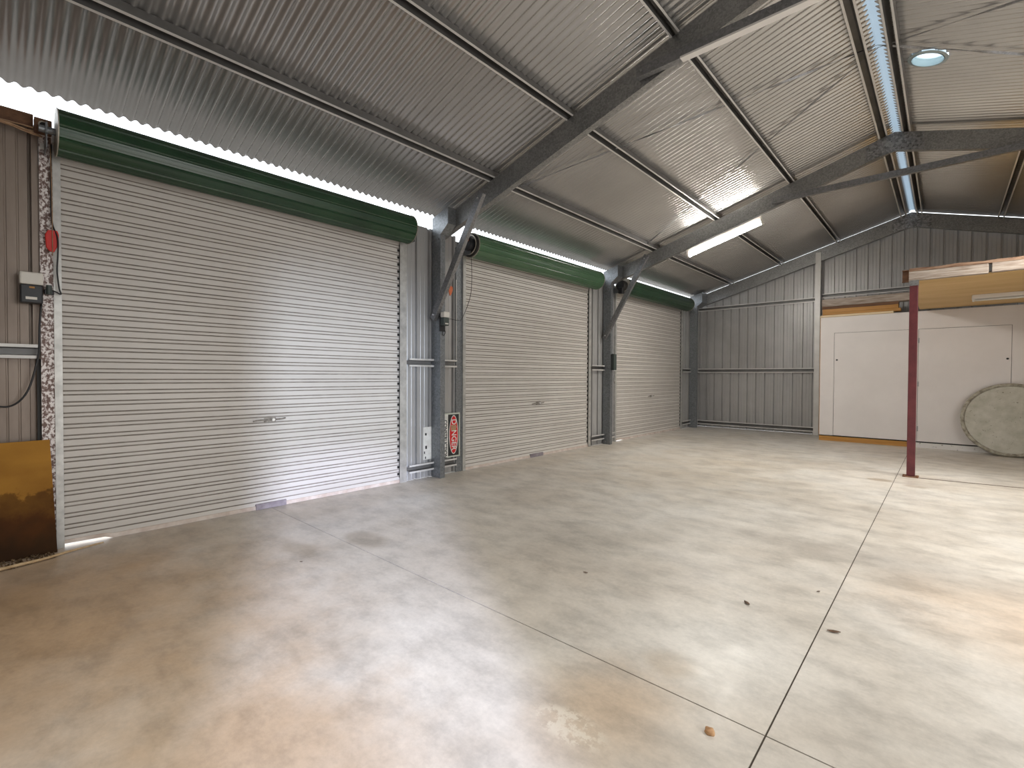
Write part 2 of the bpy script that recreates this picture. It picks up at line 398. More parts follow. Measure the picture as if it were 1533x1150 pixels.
# ------------------------------------------------------------------ portal frames
def frame(y, top, dep, label, fl=.075, apex=True, mat_='galv', haunch=None):
    t = thing('portal_rafter', (XR, y, ZR - top - dep), label, 'rafter', 'portal rafters')
    for s in (-1, 1):
        xe = XB + .02 if s < 0 else XRW - .02
        pe = V((xe, y, roof(xe) - top - dep)); pr = V((XR + s * .004, y, ZR - top - dep))
        MB().ext(C(dep, fl), pe, pr, (0, 1, 0), (0, 0, 1)).build('rafter', M[mat_], t)
    if apex:
        h = dep + .02
        pts = [(-.28, -.0), (-.22, .03)]
        mb = MB()
        pl = [(-.30, -.30 * SL - dep + .015), (0, -dep - .02), (.30, -.30 * SL - dep + .015), (.30, -.30 * SL - .012), (0, -.006), (-.30, -.30 * SL - .012)]
        mb.ext(pl, (XR, y - .012, ZR - top), (XR, y - .002, ZR - top), (1, 0, 0), (0, 0, 1))
        mb.build('apex_plate', M['apex'], t)
        for bx in (-.25, -.17, -.09, .09, .17, .25):
            for bz in (-.05, -dep + .05):
                bolt(t, (XR + bx, y - .012, ZR - top + bz - abs(bx) * SL), (0, -1, 0), .011, .012, M['galv'])
    if haunch:
        for s in (-1, 1):
            a, b = sorted((XB + .022, XB + .2)) if s < 0 else sorted((XRW - .022, XRW - .2))
            pf = [(0, 3.035), (.165, 3.035), (.30, 3.14), (.30, roof(XB + .32) - top - .01), (0, roof(XB + .02) - top - .01)]
            MB().ext([(q if s < 0 else -q, z) for q, z in pf], ((XB + .02) if s < 0 else (XRW - .02), haunch, 0), ((XB + .02) if s < 0 else (XRW - .02), y - .001, 0), (1, 0, 0), (0, 0, 1)).build('haunch_bracket', M['galvdark'], t)
    return t
M['apex'] = spangle('blotchy_galvanised_plate', (.10, .10, .105), (.42, .42, .43), 42., .45, .6)
frame(3.95, .115, .235, 'nearest steel roof rafter, crossing high above the first column', haunch=3.818)
frame(8.08, .118, .235, 'middle steel roof rafter, carrying the lit fluorescent tube', haunch=7.893)
frame(12.36, .075, .28, 'steel roof rafter against the end wall cladding', haunch=12.023)

def column(y, d, w, top, label, m='galvdark', base=True):
    t = thing('steel_column', (XB + .02 + d / 2, y, 0), label, 'column', 'steel portal columns', 'thing')
    MB().ext([(b, a) for a, b in C(d, w)], (XB + .02, y, 0), (XB + .02, y, top), (1, 0, 0), (0, 1, 0)).build('column_section', M[m], t)
    for z in (top - .05, .05):
        for x in (.06, .13):
            bolt(t, (XB + .02 + x, y, z), (0, -1, 0), .012, .012, M['galv'])
    return t
column(3.815, .165, .074, 3.03, 'steel column between the first two roller doors, beside the danger sign')
column(7.89, .16, .082, 3.04, 'steel column between the second and third roller doors')
column(12.02, .18, .075, 3.05, 'steel column in the corner by the end wall')

def kb(y, p0, p1, label):
    t = thing('knee_brace', (p0[0], y, p0[2]), label, 'brace', 'diagonal knee braces')
    p0, p1 = V(p0), V(p1); d = (p1 - p0).normalized(); B = V((-d.z, 0, d.x))
    MB().ext(C(.085, .05, .012, .004), p0 - B * .042, p1 - B * .042, (0, 1, 0), B).build('brace_section', M['galvbrace'], t)
    for k in (.06, (p1 - p0).length - .07):
        bolt(t, p0 + d * k, (0, -1, 0), .012, .014, M['steelw'])
M['galvbrace'] = spangle('dull_brace_steel', (.16, .16, .165), (.30, .30, .31), 70., .45, .7)
kb(3.755, (-4.745, 3.755, 1.985), (-3.885, 3.755, 3.335), 'diagonal knee brace in front of the column by the danger sign')
kb(7.835, (-4.775, 7.835, 1.995), (-3.925, 7.835, 3.42), 'diagonal knee brace at the column before the third roller door')

M['litlip'] = mat('painted_tube_lit_lip', (.80, .77, .74), rough=.35, metal=.1)  # pale strip added to paint tube light along the tie's lower flange
def tie(y, x0, x1, z, h, label, w=.05, lip=None):
    t = thing('collar_tie', ((x0 + x1) / 2, y, z), label, 'tie beam', 'collar ties under the rafters')
    MB().ext(C(h, w, .014, .004), (x0, y, z), (x1, y, z), (0, 1, 0), (0, 0, 1)).build('tie_section', M['galvbrace'], t)
    if lip: MB().ext([(-.004, -.004), (w + .004, -.004), (w + .004, 0), (0, 0), (0, .012), (-.004, .012)], (lip, y, z), (x1, y, z), (0, 1, 0), (0, 0, 1)).build('painted_lit_lip', M['litlip'], t)
    for x in (x0 + .05, x0 + .12):
        bolt(t, (x, y, z + h / 2), (0, -1, 0), .012, .012, M['galv'])
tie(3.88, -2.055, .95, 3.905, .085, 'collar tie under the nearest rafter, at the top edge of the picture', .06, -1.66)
tie(8.0, -1.985, .89, 3.90, .082, 'collar tie under the middle rafter, crossing below the ridge strip')

# twisted strap bracing crossing under the ridge
def strap(pts, label, tw):
    mb = MB(); n = 90; w, th = .011, .0012
    L = []
    for i in range(n + 1):
        u = i / n * (len(pts) - 1); k = min(int(u), len(pts) - 2); fr = u - k
        p = V(pts[k]).lerp(V(pts[k + 1]), fr); d = (V(pts[k + 1]) - V(pts[k])).normalized()
        a0 = d.cross(V((0, 0, 1))).normalized(); b0 = a0.cross(d)
        an = tw * math.sin(i * .55) + .25 * math.sin(i * .21 + 1)
        a = a0 * math.cos(an) + b0 * math.sin(an); b = d.cross(a)
        L += [p + a * w + b * th, p - a * w + b * th, p - a * w - b * th, p + a * w - b * th]
    fs = [(i * 4 + k, i * 4 + (k + 1) % 4, i * 4 + 4 + (k + 1) % 4, i * 4 + 4 + k) for i in range(n) for k in range(4)]
    mb.add(L, fs); o = mb.build('strap_brace', M['galvbrace']); tag(o, label, 'brace', 'crossed roof strap braces')
def rp(x, y, dz=-.055): return (x, y, roof(x) + dz)
strap([rp(-4.05, 4.36), rp(XR, 5.98), rp(2.2, 7.3)], 'thin twisted roof strap rising from the nearest rafter to the ridge', .9)
strap([rp(-4.08, 7.89), rp(XR, 6.03), rp(2.2, 4.75)], 'thin roof strap rising from the middle rafter to the ridge', .45)

# ------------------------------------------------------------------ wall cladding
def ribs(mb, org, U, W, length, z0, ztop, pitch=.1965, phase=0., depth=.036, nz=1):
    """trapezoid-rib sheet seen from inside: pans forward, ribs recessed"""
    pts = [(0, 0)]; u = phase % pitch - pitch
    while u < length + pitch:
        for a, dd in ((u - .019, 0), (u - .014, -depth), (u + .014, -depth), (u + .019, 0), (u + .060, 0), (u + .064, -.003), (u + .070, -.003), (u + .074, 0), (u + .12, 0), (u + .124, -.003), (u + .130, -.003), (u + .134, 0)):
            if 0 < a < length: pts.append((a, dd))
        u += pitch
    pts.append((length, pts[-1][1]))
    org, U, W = V(org), V(U), V(W); vs = []
    for a, dd in pts:
        p = org + U * a + W * dd
        vs += [(p.x, p.y, z0), (p.x, p.y, ztop(p))]
    mb.add(vs, [(2 * i, 2 * i + 2, 2 * i + 3, 2 * i + 1) for i in range(len(pts) - 1)])
mb = MB()
for a, b in ((Y0, .29), (3.415, 4.222), (7.44, 8.335), (11.53, YE)):
    ribs(mb, (XB, a, 0), (0, 1, 0), (1, 0, 0), b - a, .001, lambda p: 3.06 if p.y < 3 else 3.13, phase=(.10 if a != 3.415 else .165))
for a, b in ((.29, 3.43), (4.21, 7.44), (8.30, 11.53)):   # header over the doors
    mb.box((XB - .03, a, 2.98), (XB - .022, b, 3.07))
o = mb.build('wall_left', M['clad'], base=(XB, 5, 0)); o.data.materials.append(M['brownclad'])
for pl in o.data.polygons:
    if pl.center.y + 5 < .29: pl.material_index = 1
tag(o, 'ribbed metal wall between and beside the roller doors', 'wall', kind='structure')
mb = MB()
ribs(mb, (XB, YE, 0), (1, 0, 0), (0, -1, 0), XRW - XB, .002, lambda p: roof(p.x) - .16, phase=(-.646 - XB) % .1965)
o = mb.build('wall_back', M['clad'], base=(XR, YE, 0)); tag(o, 'ribbed metal end wall with the gable', 'wall', kind='structure')
# right wall and front wall out of view, openings added for fill and to shape the beam
mb = MB()
for a, b, z0, z1 in ((Y0, -1.976, 0, 3.1), (-1.676, 1.2, 0, 3.1), (4.4, YE, 0, 3.1), (-1.976, -1.676, 2.75, 3.1), (1.2, 4.4, 2.9, 3.1)):
    mb.box((XRW, a, z0), (XRW + .03, b, z1))
o = mb.build('wall_right', M['clad'], base=(XRW, 5, 0)); tag(o, 'metal wall opposite the roller doors, outside the picture', 'wall', kind='structure')
mb = MB()
zz = lambda x: roof(x) - .12
mb.add([(XB, Y0, 0), (XRW, Y0, 0), (XRW, Y0, zz(XRW)), (XR, Y0, zz(XR)), (XB, Y0, zz(XB)), (XB, Y0 - .03, 0), (XRW, Y0 - .03, 0), (XRW, Y0 - .03, zz(XRW)), (XR, Y0 - .03, zz(XR)), (XB, Y0 - .03, zz(XB))],
       [(0, 1, 2, 3, 4), (9, 8, 7, 6, 5), (0, 5, 6, 1), (1, 6, 7, 2), (2, 7, 8, 3), (3, 8, 9, 4), (4, 9, 5, 0)])
o = mb.build('wall_front', M['clad'], base=(XR, Y0, 0)); tag(o, 'metal gable wall behind the camera', 'wall', kind='structure')

# eave plate over the first wall bay
t = thing('eave_plate', (XB + .05, -1.3, 3.04), 'dark rusty eave plate on the wall left of the first door', 'beam', kind='thing')
MB().box((XB - .02, Y0, 3.045), (XB + .07, .255, 3.10)).build('plate', M['rust'], t)
MB().box((XB + .07, Y0, 3.01), (XB + .075, .255, 3.09)).build('lip', M['darkwood'], t)

# girts: horizontal top-hat battens on the walls
def girt(p0, p1, nrm_, label, h=.10, dep=.06, grp='wall girts'):
    A = V((0, 0, 1)); B = -V(nrm_)
    W = h / 2
    o = MB().ext(HAT(dep, W, W * .56, W * .42, .003), V(p0) + V(nrm_) * dep, V(p1) + V(nrm_) * dep, A, B).build('wall_girt', M['batten']); shade_inside(o)
    tag(o, label, 'girt', grp)
XN, YN = (1, 0, 0), (0, -1, 0)
girt((XB, -1.5, 1.44), (XB, .272, 1.44), XN, 'horizontal girt on the wall left of the first door')
girt((XB, 3.445, 1.44), (XB, 4.2, 1.44), XN, 'horizontal girt passing behind the column beside the danger sign')
girt((XB, 7.46, 1.44), (XB, 8.28, 1.44), XN, 'horizontal girt between the second and third doors')
girt((XB, 11.55, 1.44), (XB, YE - .1, 1.44), XN, 'horizontal girt between the third door and the corner')
girt((XB, 3.445, .145), (XB, 4.2, .145), XN, 'bottom rail of the wall below the danger sign')
girt((XB, 7.46, .145), (XB, 8.28, .145), XN, 'bottom rail of the wall between the second and third doors')
girt((XB, 11.55, .145), (XB, YE - .1, .145), XN, 'bottom rail of the wall between the third door and the corner')
girt((XB + .05, YE, 1.437), (-2.17, YE, 1.437), YN, 'middle girt across the end wall, left of the white cupboards', .11)
girt((XB + .05, YE, 3.015), (-2.17, YE, 3.015), YN, 'upper girt across the end wall under the gable', .10)
girt((XB + .05, YE, .11), (-2.17, YE, .11), YN, 'bottom rail of the end wall, left of the white cupboards', .11)
girt((-2.07, YE, 3.075), (2.4, YE, 3.075), YN, 'upper girt on the end wall behind the timber stack', .10)

# end wall mullion
t = thing('wall_mullion', (-2.115, 12.40, 0), 'pale upright steel mullion on the end wall at the cupboard edge', 'mullion')
MB().ext([(b, a) for a, b in C(.1, .14)], (-2.165, 12.34, 0), (-2.165, 12.34, roof(-2.115) - .15), (1, 0, 0), (0, 1, 0)).build('mullion_section', M['batten'], t)

# ------------------------------------------------------------------ roller doors
def curtain_profile(z0, z1):
    per = .083; gd, gw = .010, .0052
    out = [(0, z0)]; z = z0 + .018
    while z < z1 - .06:
        for zc in (z + .03, z + per):
            out += [(0, zc - gw), (-gd, zc - gw * .5), (-gd, zc + gw * .5), (0, zc + gw)]
        z += per
    out.append((0, z1)); return out
def door(n, ya, yb, label, greenm, lrail, rrail, motor=False, zt=2.978, r=.158, bs=(1.72, 2.0), handle_y=None, tilt=0., jamb=None):
    xc = XB + .012
    t = thing('door_%d' % n, (xc, (ya + yb) / 2, 0), label, 'roller door', 'roller doors', 'structure')
    pr = curtain_profile(.03, zt)
    mb = MB(); vs = []
    for y in (ya, yb):
        for d, z in pr:
            vs.append((xc + d, y, z))
    m_ = len(pr)
    mb.add(vs, [(i, i + 1, m_ + i + 1, m_ + i) for i in range(m_ - 1)])
    cu_ = mb.build('curtain', M['curtain'], t); cu_.data.materials.append(M['grooveshade'])
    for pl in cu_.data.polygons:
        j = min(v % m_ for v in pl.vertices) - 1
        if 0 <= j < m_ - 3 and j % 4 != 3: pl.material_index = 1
    # drum: rolled curtain with the grooves running along it
    prof = []
    nn = 96
    for k in range(nn):
        rr = r + (-.006 if k % 8 == 0 else 0) + (.0015 if k % 8 in (1, 7) else 0)
        prof.append((math.cos(2 * PI * k / nn) * rr, math.sin(2 * PI * k / nn) * rr))
    dc = (xc + r + .012, 0, zt)
    MB().ext(prof, (dc[0], ya - .02, zt), (dc[0], yb + .02, zt), (1, 0, 0), (0, 0, 1)).build('drum', M[greenm], t)
    for y, nm in ((ya - .022, 'drum_end'), (yb + .014, 'drum_end')):
        e = MB().lathe([(1e-4, .003), (.05, .003), (.05, 0), (.12, 0), (.14, .004), (r + .006, .004), (r + .006, -.002), (.12, -.004), (1e-4, -.004)], (dc[0], y, zt), (0, 1, 0), 40)
        e.build(nm, M['drumend'], t, angle=35)
    MB().tube([(dc[0], ya - .11, zt), (dc[0], yb + .11, zt)], .024, 12).build('axle', M['galvdark'], t)
    for y in (ya - .075, yb + .07):
        MB().box((XB + .007, y, zt - .13), (dc[0] + .035, y + .006, zt - .03)).build('bracket_arm', M['galvdark'], t)
        MB().box((dc[0] - .035, y - .002, zt - .04), (dc[0] + .035, y + .008, zt + .045)).build('axle_saddle', M['galvdark'], t)
        MB().box((XB + .001, y - .03, zt - .2), (XB + .007, y + .03, zt + .05)).build('bracket_plate', M['galvdark'], t)
    # bottom rail with weather seal and a dark patch
    ym = ya + .24
    rs_ = [(ya, tilt), (ym, tilt * .85), (ym + .05, 0), (yb, 0)] if tilt else [(ya, 0), (yb, 0)]
    br = MB(); vs = []
    for y, k in rs_:
        vs += [(xc - .012, y, .004 + k), (xc + .016, y, .004 + k), (xc + .012, y, .038 + k * .6), (xc - .012, y, .038 + k * .6)]
    br.add(vs, [(q * 4 + k, q * 4 + (k + 1) % 4, q * 4 + 4 + (k + 1) % 4, q * 4 + 4 + k) for q in range(len(rs_) - 1) for k in range(4)] + [(0, 1, 2, 3), tuple(len(vs) - 4 + k for k in (3, 2, 1, 0))])
    br.build('bottom_rail', M['seal'], t)
    if bs: MB().box((xc + .004, bs[0], .003), (xc + .024, bs[1], .055)).build('rail_plate', M['railplate'], t)
    # guides
    a, b = lrail
    MB().ext([(0, 0), (.05, 0), (.05, b - a), (.044, b - a), (.044, .006), (.006, .006), (.006, b - a), (0, b - a)], (XB - .012, a, 0), (XB - .012, a, zt - .02), (1, 0, 0), (0, 1, 0)).build('guide_rail', M['guide'], t)
    a, b = rrail
    MB().ext([(0, b - a), (.05, b - a), (.05, 0), (.044, 0), (.044, b - a - .006), (.006, b - a - .006), (.006, 0), (0, 0)], (XB - .012, a, 0), (XB - .012, a, zt - .02), (1, 0, 0), (0, 1, 0)).build('guide_rail', M['guide'], t)
    # dark nylon clips down the far edge, one per groove pair
    z = .09; pf = [(yb - .006, .06)]
    while z < zt - .18:
        pf += [(yb - .006, z), (yb - .032, z), (yb - .032, z + .03), (yb - .006, z + .03)]; z += .083
    pf += [(yb - .006, zt - .15), (yb + .004, zt - .15), (yb + .004, .06)]
    cl = MB().ext(pf, (xc + .0005, 0, 0), (xc + .0045, 0, 0), (0, 1, 0), (0, 0, 1))
    cl.build('edge_clips', M['black'], t)
    # lift handle: plate, rod and lock barrel
    hy, hz = handle_y, .85
    h = MB().box((xc + .001, hy - .05, hz - .022), (xc + .006, hy + .06, hz + .022)).build('handle_plate', M['handle'], t)
    MB().tube([(xc + .012, hy - .15, hz - .008), (xc + .02, hy - .11, hz), (xc + .022, hy + .02, hz), (xc + .02, hy + .11, hz + .004), (xc + .006, hy + .15, hz + .01)], .0075, 8).build('handle_bar', M['handle'], t)
    MB().lathe([(1e-4, .03), (.014, .03), (.016, .004), (.016, 0)], (xc, hy + .03, hz), (1, 0, 0), 14).build('lock_barrel', M['steelw'], t)
    return t, dc
M['drumend'] = mat('pale_worn_drum_end', (.30, .27, .22), (.55, .50, .42), rough=.5, scale=12., metal=.3)
M['railplate'] = mat('purple_grey_rail_plate', (.20, .17, .19), (.32, .28, .30), rough=.6, scale=12.)
M['guide'] = mat('galvanised_guide', (.42, .41, .39), (.58, .57, .54), rough=.42, metal=.5, scale=12.)
M['handle'] = mat('worn_door_handle', (.16, .14, .12), (.40, .37, .33), rough=.5, metal=.4, scale=35.)

d1, dc1 = door(1, .385, 3.335, 'nearest roller door with a dark green drum, beside the brown plywood', 'green', (.352, .395), (3.325, 3.42), bs=(1.72, 2.0), handle_y=1.85, tilt=.022)
d2, dc2 = door(2, 4.36, 7.39, 'second roller door, between the two free steel columns', 'greenlite', (4.325, 4.375), (7.38, 7.45), bs=(5.75, 6.07), handle_y=5.95, zt=3.0)
d3, dc3 = door(3, 8.36, 11.48, 'third and farthest roller door, next to the corner', 'green', (8.32, 8.37), (11.47, 11.54), bs=None, handle_y=9.9, tilt=.012, zt=3.03)
# jambs beside the guides
MB().box((XB + .002, .283, 0), (XB + .03, .352, 3.04)).build('jamb', M['mottle'], d1)
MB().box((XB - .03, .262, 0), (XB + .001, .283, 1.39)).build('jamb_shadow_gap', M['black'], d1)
MB().box((XB + .0005, .245, 1.49), (XB + .006, .284, 3.04)).build('jamb_flashing', M['brownclad'], d1)
MB().box((XB + .002, 4.215, 0), (XB + .02, 4.325, 2.98)).build('jamb', M['jambdark'] if 'jambdark' in M else M['galvdark'], d2)
MB().box((XB + .02, 4.212, 1.5), (XB + .024, 4.222, 2.55)).build('jamb_lit_edge', M['batten'], d2)  # pale strip painting the lit stretch of the trim edge
# motor on the near end of the second drum
mo = MB().lathe([(1e-4, -.10), (.07, -.10), (.085, -.085), (.085, -.01), (1e-4, -.01)], (dc2[0] + .01, 4.335, dc2[2]), (0, 1, 0), 24).build('motor', M['blackp'], d2, angle=40)
MB().lathe([(.10, -.03), (.135, -.03), (.15, -.02), (.15, 0), (.10, 0)], (dc2[0], 4.335, dc2[2]), (0, 1, 0), 32, closed=True).build('motor_ring', M['black'], d2, angle=40)
MB().lathe([(.118, -.036), (.132, -.036), (.132, -.028), (.118, -.028)], (dc2[0], 4.335, dc2[2]), (0, 1, 0), 32, closed=True).build('motor_rim', M['drumend'], d2, angle=40)
MB().box((dc2[0] - .02, 4.205, dc2[2] + .025), (dc2[0] + .06, 4.245, dc2[2] + .10)).build('motor_cover', M['orange'], d2, bevel=.012)
# motor on the third drum
MB().lathe([(1e-4, -.12), (.08, -.12), (.10, -.10), (.10, -.01), (1e-4, -.01)], (dc3[0] + .01, 8.335, dc3[2]), (0, 1, 0), 24).build('motor', M['black'], d3, angle=40)
MB().box((dc3[0] - .03, 8.2, dc3[2] - .16), (dc3[0] + .06, 8.30, dc3[2] - .04)).build('motor_cover', M['blackp'], d3, bevel=.012)

# square axle head and bracket over the first jamb
t = thing('axle_stop', (XB + .12, .29, 2.97), 'rusty square axle head above the jamb of the first door', 'bracket')
yA, zA, xA = .30, 3.015, XB + .10
MB().box((xA - .01, yA - .045, zA - .05), (xA + .055, yA + .045, zA + .045)).build('head_block', M['rust'], t, bevel=.006)
MB().lathe([(.018, 0), (.026, 0), (.026, .006), (.018, .006)], (xA + .055, yA, zA), (1, 0, 0), 20, closed=True).build('socket_ring', M['drumend'], t)
MB().lathe([(1e-4, .002), (.018, .002)], (xA + .055, yA, zA), (1, 0, 0), 20).build('socket', M['black'], t)
# cables along the plate
cb = thing('cable_bundle', (XB + .09, -.4, 3.0), 'loose tan cables running under the rusty eave plate', 'cable')
for k in range(4):
    pts = []
    for i in range(30):
        y = -1.2 + 1.5 * i / 29
        pts.append((XB + .10 + .010 * math.sin(i * .8 + k), y, 2.985 - .02 * (y > .0) * (y / .3) + .012 * math.sin(i * .55 + k * 1.7) + .008 * k - .03 * max(0, y)))
    MB().tube(pts, .0055, 6).build('strand', M['wire'], cb, smooth=True)
o = MB().box((XB + .031, .288, 2.885), (XB + .034, .31, 2.93)).build('paper_tag', M['signwhite']); tag(o, 'small white tag at the top of the speckled door jamb', 'tag')

# ------------------------------------------------------------------ openers, handles and cords
def bez(pts, n=24):
    P = [V(p) for p in pts]; out = []
    for i in range(len(P) - 1):
        p0 = P[max(i - 1, 0)]; p1 = P[i]; p2 = P[i + 1]; p3 = P[min(i + 2, len(P) - 1)]
        for k in range(n // (len(P) - 1) + 2):
            s = k / (n // (len(P) - 1) + 2)
            out.append(.5 * ((2 * p1) + (p2 - p0) * s + (2 * p0 - 5 * p1 + 4 * p2 - p3) * s * s + (3 * p1 - p0 - 3 * p2 + p3) * s ** 3))
    out.append(P[-1]); return out
x0 = XB + .03
t = thing('door_controller', (x0 + .03, .235, 1.78), 'white and black door opener box beside the first door', 'controller', 'door opener boxes')
MB().box((x0, .178, 1.775), (x0 + .085, .292, 1.905)).build('lower_case', M['blackp'], t, bevel=.008)
MB().box((x0, .176, 1.905), (x0 + .09, .294, 1.99)).build('upper_case', M['whitep'], t, bevel=.01)
MB().box((x0 + .0855, .205, 1.80), (x0 + .088, .262, 1.818)).build('label_strip', M['whitep'], t)
MB().box((x0 + .0855, .223, 1.878), (x0 + .088, .25, 1.89)).build('badge', M['orangewood'], t)
MB().tube(bez([(x0 + .04, .285, 1.775), (x0 + .03, .275, 1.62), (x0 + .03, .272, 1.48), (x0 + .05, .262, 1.38), (x0 + .05, .21, 1.16), (x0 + .04, .13, 1.06), (x0 + .03, .03, 1.075), (x0 + .02, -.12, 1.16)]), .006, 6).build('power_cord', M['blackp'], t, smooth=True)
MB().box((x0 + .01, .30, 1.85), (x0 + .05, .352, 1.885)).build('plug', M['blackp'], t, bevel=.005)
MB().tube([(x0 + .05, .325, 1.915), (x0 + .05, .325, 1.85)], .016, 10).build('connector', M['greyp'], t)
t = thing('release_handle', (x0 + .04, .345, 2.15), 'red hanging release handle beside the first door', 'handle', 'manual release handles')
MB().ext([(.03, 0), (-.02, -.005), (-.035, -.04), (-.03, -.13), (-.012, -.155), (.012, -.16), (.02, -.14), (.036, -.10), (.038, -.03)], (x0 + .035, .342, 2.315), (x0 + .048, .342, 2.315), (0, 1, 0), (0, 0, 1)).build('grip', M['red'], t, bevel=.005)
MB().tube(bez([(x0 + .045, .338, 2.96), (x0 + .04, .345, 2.6), (x0 + .055, .345, 2.2), (x0 + .055, .345, 2.13)]), .0025, 6).build('cord', M['wire'], t, smooth=True)
o = MB().tube(bez([(x0 + .03, .345, 2.93), (x0 + .03, .342, 2.62), (x0 + .03, .345, 2.38), (x0 + .055, .372, 2.26), (x0 + .055, .372, 2.14), (x0 + .05, .368, 2.02), (x0 + .05, .378, 1.90), (x0 + .05, .386, 1.86), (x0 + .05, .355, 1.875), (x0 + .04, .33, 1.88)], 60), .005, 6).build('control_cable', M['blackp'], smooth=True)
tag(o, 'black cable hanging down the jamb of the first door', 'cable')
# opener on the first column flange
xf = XB + .02 + .165 + .001
t = thing('door_controller', (xf + .05, 3.84, 1.8), 'white and black door opener box on the column beside the danger sign', 'controller', 'door opener boxes')
MB().box((xf, 3.795, 1.83), (xf + .015, 3.88, 2.02)).build('back_plate', M['blackp'], t)
MB().box((xf + .015, 3.80, 1.90), (xf + .085, 3.885, 2.0)).build('lower_case', M['greyp'], t, bevel=.008)
MB().box((xf + .015, 3.80, 2.0), (xf + .09, 3.89, 2.07)).build('upper_case', M['whitep'], t, bevel=.01)
MB().box((xf + .0855, 3.82, 1.915), (xf + .088, 3.87, 1.93)).build('label_strip', M['whitep'], t)
lp = [(xf + .03 + .01 * math.sin(a), 3.845 + .022 * math.cos(a), 1.835 + .035 * math.sin(a) - .02) for a in [k * 2 * PI / 18 for k in range(19)]]
MB().tube(lp, .004, 6).build('coiled_lead', M['blackp'], t, smooth=True)
MB().tube(bez([(dc2[0] + .05, 4.29, 2.84), (dc2[0] + .05, 4.30, 2.55), (dc2[0] + .05, 4.27, 2.3), (dc2[0] + .03, 4.15, 2.02), (xf + .05, 4.05, 1.985), (xf + .05, 3.92, 1.99), (xf + .05, 3.885, 1.96)], 48), .0035, 6).build('motor_lead', M['blackp'], t, smooth=True)
t = thing('release_handle', (-4.6, 3.93, 2.27), 'faded orange release handle hanging behind the knee brace', 'handle', 'manual release handles')
MB().ext([(.025, 0), (-.02, .0), (-.034, -.04), (-.025, -.09), (-.008, -.125), (.012, -.10), (.03, -.06), (.034, -.02)], (-4.605, 3.93, 2.40), (-4.592, 3.93, 2.40), (0, 1, 0), (0, 0, 1)).build('grip', M['orange'], t, bevel=.005)
MB().tube([(-4.598, 3.93, 2.40), (-4.61, 4.0, 2.62), (-4.63, 4.14, 2.9)], .003, 6).build('cord', M['wire'], t)
xf2 = XB + .02 + .16 + .001
t = thing('door_controller', (xf2 + .03, 7.98, 1.4), 'dark green-grey door opener box on the second free column', 'controller', 'door opener boxes')
MB().box((xf2, 7.91, 1.40), (xf2 + .07, 8.0, 1.70)).build('case', M['greyp'], t, bevel=.008)
MB().box((xf2 + .02, 7.905, 1.40), (xf2 + .03, 8.0, 1.704)).build('joint_band', M['blackp'], t)
MB().tube([(xf2 + .03, 7.96, 1.405), (xf2 + .035, 7.97, 1.3), (xf2 + .03, 7.95, 1.22), (xf2 + .04, 7.97, 1.15)], .006, 6).build('coiled_lead', M['galv'], t, smooth=True)

# ------------------------------------------------------------------ signs
xs = XB + .045
t = thing('danger_sign', (xs, 4.06, .215), 'red and black danger sign standing on its side behind the column', 'sign')
MB().box((xs, 3.88, .215), (xs + .012, 4.255, .795)).build('sign_edge', M['signframe'], t)
MB().box((xs + .012, 4.05, .235), (xs + .0135, 4.235, .775)).build('black_field', M['signblack'], t)
MB().box((xs + .012, 3.89, .225), (xs + .0133, 4.05, .78)).build('white_field', M['signwhite'], t)
def oval(cy, cz, ry, rz_, xa, xb):
    n = 40; vs = [(x, cy + ry * math.cos(2 * PI * k / n), cz + rz_ * math.sin(2 * PI * k / n)) for x in (xa, xb) for k in range(n)]
    return MB().add(vs, [(k, (k + 1) % n, n + (k + 1) % n, n + k) for k in range(n)] + [tuple(range(n, 2 * n)), tuple(reversed(range(n)))])
oval(4.145, .51, .078, .255, xs + .0135, xs + .0145).build('oval_border', M['signwhite'], t)
oval(4.145, .51, .068, .243, xs + .0145, xs + .0152).build('red_oval', M['signred'], t)
label_text('lettering', 'DANGER', .115, (xs + .0158, 4.145, .51), (0, 0, -1), (0, 1, 0), M['signwhite'], t, sx=.88)
label_text('lettering', 'CONSTRUCTION', .074, (xs + .0138, 4.003, .46), (0, 0, -1), (0, 1, 0), M['signblack'], t, sx=.86)
label_text('lettering', 'SITE', .074, (xs + .0138, 3.93, .46), (0, 0, -1), (0, 1, 0), M['signblack'], t, sx=.95)
MB().box((xs + .0165, 4.095, .565), (xs + .0172, 4.185, .635)).build('worn_patch', M['wear'], t)
t = thing('white_sign', (XB + .03, 3.76, .225), 'white sign with dark marks behind the column, left of the danger sign', 'sign')
MB().box((XB + .004, 3.69, .225), (XB + .010, 3.815, .635)).build('panel', M['signwhite'], t)
for a, b, c, d in ((3.715, .53, 3.74, .56), (3.72, .36, 3.745, .40), (3.70, .30, 3.715, .33), (3.715, .235, 3.73, .265)):
    MB().box((XB + .010, a, b), (XB + .0112, c, d)).build('printed_mark', M['signblack'], t)

# ------------------------------------------------------------------ things by the first door
t = MB()
p = [(XB + .11, -1.0, .012), (XB + .11, .350, .0), (XB + .085, .318, .812), (XB + .085, -1.0, .80)]
n_ = V((.9995, 0, .03)) * .012
t.add([V(q) for q in p] + [V(q) + n_ for q in p], [(3, 2, 1, 0), (4, 5, 6, 7), (0, 1, 5, 4), (1, 2, 6, 5), (2, 3, 7, 6), (3, 0, 4, 7)])
o = t.build('plywood_sheet', M['plybrown']); tag(o, 'stained brown plywood sheet leaning on the wall left of the first door', 'board')
bp = bez([(-4.70, .60, .012), (-4.66, .50, .014), (-4.62, .40, .016), (-4.565, .27, .014), (-4.53, .13, .016), (-4.51, .0, .014), (-4.48, -.14, .016)], 36)
o = MB().tube(bp, [.005 + .008 * (i / len(bp)) + .002 * random.random() for i in range(len(bp))], 8).build('stick', M['branch'], smooth=True)
